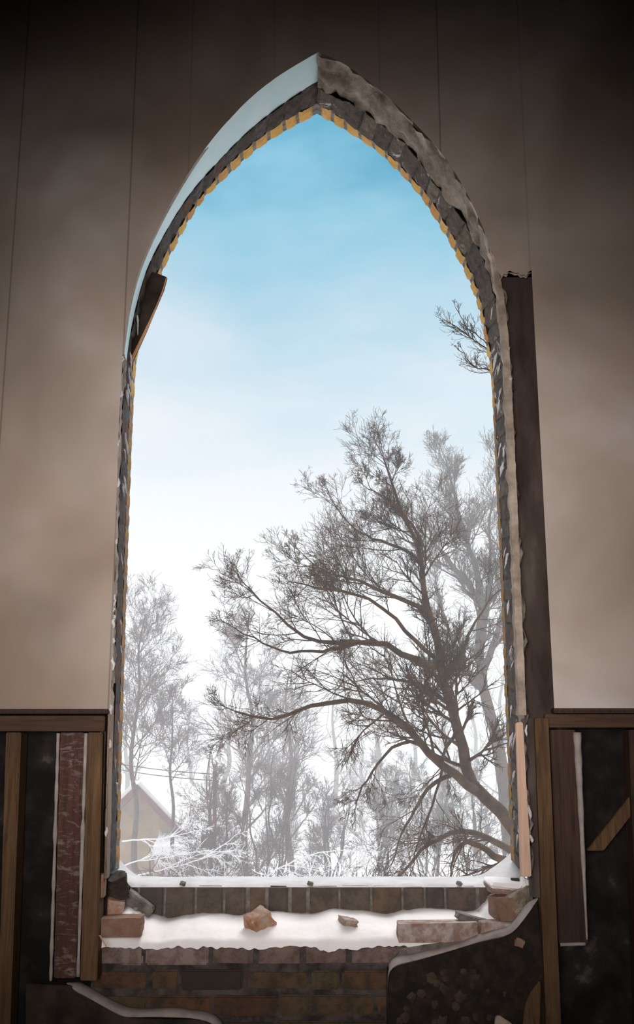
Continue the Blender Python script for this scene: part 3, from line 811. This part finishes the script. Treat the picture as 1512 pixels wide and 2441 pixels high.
for dz, lab in ((.10, 'upper overhead wire crossing behind the left tree'), (-.05, 'lower overhead wire crossing behind the left tree')):
    mb = MB(); mb.tube([A.lerp(B, i / 20) + Vector((0, 0, dz - .05 * math.sin(math.pi * i / 20))) for i in range(21)], .012, 5)
    tag(mb.build('overhead_wire', [M['dark']]), lab, 'wire')

# ------------------------------------------------------------------ trees
def rvec(rg):
    v = Vector((rg.gauss(0, 1), rg.gauss(0, 1), rg.gauss(0, 1)))
    return v.normalized()


def twig(mb, p, d, L, r, lev, rg, up, kids, rmin, wig=.22):
    n = 6 if lev > 1 else (4 if lev else 3)
    pts = [p]; dd = d.normalized(); seg = L / n
    for i in range(n):
        dd = (dd + rvec(rg) * wig + Vector((0, 0, up))).normalized()
        pts.append(pts[-1] + dd * seg)
    mb.tube(pts, [max(rmin, r * (1 - .75 * i / n)) for i in range(n + 1)], 4 if lev > 1 else 3, cap=False)
    if lev <= 0: return
    for k in range(kids + (2 if lev > 1 else 0)):
        t = rg.uniform(.22, 1.0); q = t * n; i = min(n - 1, int(q)); pp = pts[i].lerp(pts[i + 1], q - i)
        tn = (pts[i + 1] - pts[i]).normalized()
        ax = tn.cross(rvec(rg)).normalized()
        d2 = Matrix.Rotation(D2R(rg.uniform(22, 55)), 3, ax) @ tn
        twig(mb, pp, d2, L * rg.uniform(.38, .72) * (1.15 - .40 * t), max(rmin, r * .55), lev - 1, rg, up, max(3, kids - 1), rmin, wig)


def limb(root, pts, Y, r0_, r1_, rg, mat, side=1.0, L=1.2, lev=2, kids=5, up=.05, dens=1.0, dY=0.0, wob=.5, tip=True, rmin=.0035, name='branch', start=.12):
    P = [at(x, y, Y + dY * i / max(1, len(pts) - 1) + wob * math.sin(i * 1.3 + Y)) for i, (x, y) in enumerate(pts)]
    P = smoothp(P, 2); length = sum((b - a).length for a, b in zip(P, P[1:])); n = max(14, int(length / .25)); P = resample(P, n)
    P = [p + rvec(rg) * .015 for p in P]
    lev = lev + 1; rmin = rmin * .60
    mb = MB(); R = [r0_ + (r1_ - r0_) * (i / (n - 1)) ** .8 for i in range(n)]
    mb.tube(P, R, 8)
    b = reparent(mb.build(name, [mat], None, True), root)
    tw = MB(); cnt = int(length * 2.3 * dens)
    for k in range(cnt):
        t = rg.uniform(start, 1.0) ; q = t * (n - 1); i = min(n - 2, int(q)); pp = P[i].lerp(P[i + 1], q - i)
        tn = (P[i + 1] - P[i]).normalized(); ax = tn.cross(rvec(rg)).normalized()
        d2 = Matrix.Rotation(D2R(rg.uniform(22, 55)), 3, ax) @ tn
        d2.y *= .7
        twig(tw, pp, d2, L * rg.uniform(.45, 1.55) * (1.15 - .72 * t), max(rmin * 3.2, R[i] * .36), lev, rg, up, kids, rmin, .15)
    if tip: twig(tw, P[-1], (P[-1] - P[-3]), L * .42, r1_ * .7, lev, rg, up, kids, rmin)
    c = tw.build('twigs', [mat]); c.parent = b
    return b


rg = random.Random(77)
YT = 15.0
big = empty('bare_tree', at(1290, 2300, YT)); tag(big, 'largest dark bare tree spreading leftwards from the right side of the window', 'tree')
bk = M['bark']
limb(big, [(1330, 2500), (1300, 2200), (1262, 2030), (1215, 1955), (1140, 1890), (1112, 1835), (1101, 1768), (1082, 1691), (1059, 1627), (1050, 1576), (1037, 1512), (1021, 1460), (1011, 1396), (1005, 1332), (986, 1274), (958, 1228), (935, 1160), (914, 1095)], YT, .16, .012, rg, bk, L=1.0, name='trunk', start=.45, lev=2, kids=6, up=.06, dens=1.9, wob=.15)
limb(big, [(1140, 1890), (1082, 1845), (1037, 1807), (992, 1762), (960, 1723), (915, 1691), (870, 1672), (806, 1672), (748, 1682), (723, 1685), (697, 1704), (646, 1720), (607, 1707), (560, 1695)], YT, .075, .012, rg, bk, L=.95, lev=2, kids=5, up=.0, dens=1.35, dY=-1.5, wob=.2, start=.2)
limb(big, [(1050, 1589), (1010, 1580), (960, 1563), (928, 1534), (883, 1531), (825, 1531), (755, 1534), (716, 1512), (678, 1480), (639, 1448), (590, 1400)], YT, .06, .010, rg, bk, L=1.0, lev=2, kids=5, up=.05, dens=1.8, dY=-1.0, wob=.2)
limb(big, [(860, 1531), (810, 1545), (770, 1552), (700, 1556), (660, 1549), (612, 1524), (560, 1500)], YT - .8, .03, .009, rg, bk, L=.8, lev=2, kids=4, up=.02, dens=1.5, wob=.15)
limb(big, [(1024, 1462), (973, 1435), (909, 1409), (857, 1383), (793, 1371), (750, 1345), (722, 1322)], YT, .04, .009, rg, bk, L=.95, lev=2, kids=5, up=.06, dens=2.2, dY=1.2, wob=.2)
limb(big, [(1050, 1576), (1000, 1540), (940, 1470), (880, 1425), (820, 1410), (760, 1400), (700, 1390)], YT, .04, .009, rg, bk, L=.9, lev=2, kids=5, up=.06, dens=1.8, dY=-1.4, wob=.2)
limb(big, [(1006, 1345), (975, 1315), (921, 1294), (877, 1281), (832, 1249), (805, 1215), (789, 1192)], YT, .03, .008, rg, bk, L=.75, lev=2, kids=5, up=.06, dens=2.2, dY=.8, wob=.12)
limb(big, [(1005, 1300), (980, 1245), (940, 1205), (905, 1180), (880, 1165)], YT, .025, .008, rg, bk, L=.6, lev=2, kids=5, up=.09, dens=2.4, dY=-.6, wob=.1)
limb(big, [(1037, 1807), (1012, 1775), (960, 1765), (921, 1794), (896, 1833), (870, 1865), (850, 1910)], YT, .035, .009, rg, bk, L=.7, lev=2, kids=4, up=-.05, dens=1.4, dY=-.6, wob=.15)
limb(big, [(1082, 1845), (1030, 1871), (998, 1910), (979, 1948), (950, 2000), (935, 2060)], YT, .035, .009, rg, bk, L=.75, lev=2, kids=4, up=-.05, dens=1.6, dY=.8, wob=.15)
limb(big, [(1090, 1740), (1060, 1790), (1050, 1850), (1030, 1930), (1000, 1990), (985, 2060)], YT, .03, .008, rg, bk, L=.8, lev=2, kids=4, up=-.06, dens=1.7, dY=-1.0, wob=.2)
limb(big, [(1240, 2060), (1213, 2053), (1178, 2041), (1140, 2015), (1114, 2006), (1092, 2015), (1082, 2040), (1075, 2085)], YT - 1, .07, .010, rg, bk, L=.6, lev=1, kids=4, up=-.06, dens=1.2, wob=.1)
limb(big, [(1235, 2040), (1170, 2000), (1107, 1980), (1069, 1987), (1037, 2006), (998, 2031), (960, 2080), (930, 2120)], YT + .6, .06, .012, rg, bk, L=.8, lev=2, kids=4, up=-.05, dens=1.4, wob=.15)
limb(big, [(1059, 1627), (1100, 1570), (1120, 1500), (1160, 1440), (1200, 1400)], YT, .035, .008, rg, bk, L=.8, lev=2, kids=5, up=.06, dens=1.6, dY=.8, wob=.15)
limb(big, [(1075, 1680), (1020, 1640), (960, 1620), (900, 1615), (840, 1625)], YT, .035, .008, rg, bk, L=.85, lev=2, kids=5, up=.02, dens=1.8, dY=1.4, wob=.2)

t2 = empty('bare_tree', at(1200, 2300, 24)); tag(t2, 'tall bare tree rising behind the largest one against the right jamb', 'tree')
limb(t2, [(1240, 2300), (1215, 1950), (1185, 1756), (1165, 1690), (1148, 1627), (1143, 1531), (1149, 1435), (1140, 1371), (1120, 1307), (1095, 1230), (1078, 1150), (1064, 1098)], 24, .26, .015, rg, M['bark'], L=1.5, name='trunk', start=.45, lev=2, kids=6, up=.10, dens=1.2, wob=.1, rmin=.005)
limb(t2, [(1149, 1435), (1110, 1385), (1080, 1351), (1050, 1307), (1010, 1275), (985, 1240)], 24, .08, .012, rg, M['bark'], L=1.3, lev=2, kids=5, up=.1, dens=1.3, dY=-1, wob=.1, rmin=.005)
limb(t2, [(1145, 1540), (1165, 1430), (1170, 1330), (1165, 1242), (1178, 1170)], 24, .09, .012, rg, M['bark'], L=1.3, lev=2, kids=5, up=.12, dens=1.3, dY=1, wob=.1, rmin=.005)
limb(t2, [(1146, 1620), (1190, 1500), (1215, 1390), (1205, 1250), (1190, 1120)], 24, .09, .012, rg, M['bark'], L=1.3, lev=2, kids=5, up=.12, dens=1.3, dY=-1, wob=.1, rmin=.005)
limb(t2, [(1143, 1640), (1090, 1560), (1060, 1470), (1040, 1400)], 24, .08, .012, rg, M['bark'], L=1.2, lev=2, kids=5, up=.1, dens=1.2, wob=.1, rmin=.005)

t3 = empty('bare_tree', at(1420, 2300, 12)); tag(t3, 'bare tree outside the right edge whose twig reaches into the arch high up', 'tree')
limb(t3, [(1560, 2900), (1520, 2000), (1470, 1300), (1380, 1000), (1300, 900)], 12, .2, .05, rg, bk, L=.5, name='trunk', start=.9, lev=1, kids=3, dens=.2)
limb(t3, [(1380, 1000), (1260, 890), (1168, 838), (1130, 812), (1098, 783), (1062, 762)], 12, .02, .005, rg, bk, L=.40, lev=1, kids=4, up=.10, dens=6.5, wob=.05, rmin=.003)
limb(t3, [(1300, 930), (1230, 890), (1172, 882), (1140, 878), (1116, 862), (1106, 842)], 12, .014, .005, rg, bk, L=.30, lev=1, kids=3, up=.10, dens=6, wob=.05, rmin=.003)
limb(t3, [(1180, 842), (1140, 800), (1112, 778), (1096, 752), (1086, 735)], 12, .008, .004, rg, bk, L=.2, lev=1, kids=3, up=.1, dens=3, wob=.03, rmin=.003)


def autotree(name, px, ptop, Y, label, seed, mat, nb=9, spread=1.0, lean=0, L=1.2, dens=1.0, lev=2, kids=5, grp=None, stems=1, rmin=.006, forkpx=None, tr=.1, lo=.22):
    rg = random.Random(seed)
    b = at(px, 2000, Y); base_ = Vector((b.x, Y, GZ)); top = at(px + lean, ptop, Y)
    t = empty(name, base_); tag(t, label, 'tree', grp)
    H = top.z - GZ
    for s in range(stems):
        tp = top + Vector((rg.uniform(-.25, .25) * spread * H * (stems > 1), rg.uniform(-.5, .5), -rg.uniform(0, .25) * H * (s > 0)))
        P = [base_.lerp(tp, i / 8) + Vector((rg.uniform(-.03, .03) * H * (0 < i < 8), rg.uniform(-.03, .03) * H * (0 < i), 0)) for i in range(9)]
        P = resample(smoothp(P), 30); mb = MB(); mb.tube(P, [tr * (1 - .9 * i / 29) + rmin for i in range(30)], 7)
        tr_ = reparent(mb.build('trunk', [mat], None, True), t)
        nb2 = int(nb * 1.25)
        for k in range(nb2):
            f = lo + (.97 - lo) * (k + rg.random()) / nb2; p = P[min(28, int(f * 29))]
            az = rg.uniform(0, 2 * math.pi); d = Vector((math.cos(az), math.sin(az) * .8, rg.uniform(.4, 1.3)))
            m2 = MB(); ln = H * rg.uniform(.22, .38) * spread * (1.15 - f * .75)
            twig(m2, p, d, ln, tr * .34 * (1.1 - f) + rmin * .7, lev + 1, rg, .06, kids, rmin * .62, .2)
            reparent(m2.build('branch', [mat]), t)
    return t


autotree('bare_tree', 312, 1460, 26, 'slender upright bare tree at the left jamb above the house', 5, M['bark2'], nb=20, spread=.9, lean=30, kids=6, tr=.085, lo=.46)
autotree('bare_tree', 405, 1640, 27, 'shorter bare tree between the left one and the middle', 6, M['bark2'], nb=11, spread=.8, kids=6, tr=.065, lo=.58)
autotree('bare_tree', 594, 1455, 30, 'hazy bare tree with a straight trunk in the middle left', 8, M['bark2'], nb=22, spread=.72, kids=6, tr=.11)
autotree('shrub', 510, 1790, 24, 'many stemmed reddish shrub right of the house', 9, M['bark2'], nb=6, spread=.8, stems=6, kids=5, tr=.035, rmin=.005)
autotree('shrub', 640, 1800, 26, 'many stemmed bare shrub low in the middle of the view', 10, M['bark2'], nb=6, spread=.8, stems=6, kids=5, tr=.035, rmin=.005)
autotree('shrub', 780, 1850, 28, 'low tangled bare shrub left of the largest tree limbs', 11, M['bark2'], nb=6, spread=.9, stems=6, kids=5, tr=.035, rmin=.005)
autotree('shrub', 900, 1800, 30, 'tangled bare shrub beneath the lower limb of the largest tree', 12, M['bark2'], nb=6, spread=.9, stems=6, kids=5, tr=.035, rmin=.005)
autotree('shrub', 372, 2010, 22, 'low bare shrub before the tan house wall', 13, M['bark2'], nb=3, spread=.5, stems=2, kids=3, tr=.02, rmin=.004, lev=1)
autotree('bare_tree', 690, 1600, 32, 'hazy broad bare tree just right of the straight middle trunk', 61, M['bark2'], nb=14, spread=.8, kids=5, tr=.12)
autotree('shrub', 1010, 1790, 29, 'bare brown shrub low between the drooping limbs of the largest tree', 62, M['bark'], nb=6, spread=.9, stems=6, kids=5, tr=.035, rmin=.005)
autotree('shrub', 1130, 1820, 28, 'bare brown shrub low against the right jamb', 63, M['bark'], nb=6, spread=.9, stems=4, kids=5, tr=.05)
gl = 'pale bare tree in the misty row far behind the others'; gg = 'misty trees far off'
for k, (px, pt, Y) in enumerate([(700, 1560, 44), (800, 1640, 48), (905, 1600, 45), (985, 1640, 50), (1060, 1560, 46), (1130, 1600, 52), (1200, 1500, 48), (540, 1620, 46), (455, 1720, 50), (640, 1680, 52), (860, 1740, 55), (300, 1650, 48), (180, 1600, 50), (60, 1680, 46), (-60, 1560, 52), (1330, 1560, 46)]):
    autotree('distant_tree', px, pt, Y, gl, 40 + k, M['bark'], nb=9, spread=.75, kids=5, tr=.16, rmin=.010, grp=gg, lev=1)
# snow laden boughs at the lower left
for k, (pts, lab) in enumerate([([(270, 2075), (330, 2050), (400, 2045), (470, 2028), (560, 2030)], 'snow laden bough stretching right below the house'),
                                ([(290, 2005), (350, 2000), (400, 1998), (440, 1985), (480, 1980)], 'snow laden bough crossing the house wall'),
                                ([(330, 2085), (400, 2070), (480, 2050), (540, 2012), (560, 1990)], 'snowy bough rising right beside the utility post'),
                                ([(640, 2085), (680, 2062), (730, 2040), (790, 2028), (880, 2030)], 'long snow topped bough low in the middle of the view')]):
    rg = random.Random(90 + k); t = empty('snowy_bough', at(pts[0][0], 2200, 22)); tag(t, lab, 'branch')
    limb(t, pts, 22, .017, .007, rg, M['snow'], L=.55, lev=1, kids=3, up=-.03, dens=2.0, wob=.15, rmin=.006)
# snowy thicket along the foot of the view
for k in range(1, 9):
    px = 300 + k * 112; Y = 20 + (k * 37 % 7); rg = random.Random(200 + k)
    c = at(px, 2085, Y); t = MB()
    for q in range(34):
        an = rg.uniform(0, 6.28); twig(t, Vector((c.x + rg.uniform(-.5, .5), Y + rg.uniform(-.5, .5), GZ)), Vector((math.cos(an) * .45, math.sin(an) * .45, 1)), (c.z - GZ) * rg.uniform(.7, .98), .010, 2, rg, -.02, 4, .007, .25)
    o = t.build('snowy_brush', [M['snow'] if k % 2 == 0 else M['bark2']])
    tag(o, 'clump of %s brush at the foot of the view' % ('snow coated' if k % 2 == 0 else 'brown'), 'shrub', 'snow coated brush' if k % 2 == 0 else 'brown brush')

# blowing snow in the air : real scattering haze outside the wall
def haze(name, x0, x1, y0, y1, z0, z1, dens, label):
    m = bpy.data.materials.new(name); m.use_nodes = True; nt = m.node_tree; nt.nodes.clear()
    o_ = nd(nt, 'ShaderNodeOutputMaterial'); v = nd(nt, 'ShaderNodeVolumeScatter'); v.inputs['Density'].default_value = dens
    v.inputs['Color'].default_value = (.985, .985, .99, 1); v.inputs['Anisotropy'].default_value = 0.0
    nt.links.new(v.outputs[0], o_.inputs['Volume'])
    mb = MB(); mb.box(x0, x1, y0, y1, z0, z1); o = mb.build(name, [m]); tag(o, label, 'mist', kind='stuff')


haze('snow_mist', -45, 45, 11.0, 110, -2.9, 9.5, 0.019, 'thin blowing snow haze filling the air outside')
haze('ground_mist', -45, 45, 31.5, 110, -2.8, -0.5, 0.04, 'thicker blown snow hanging low over the ground')
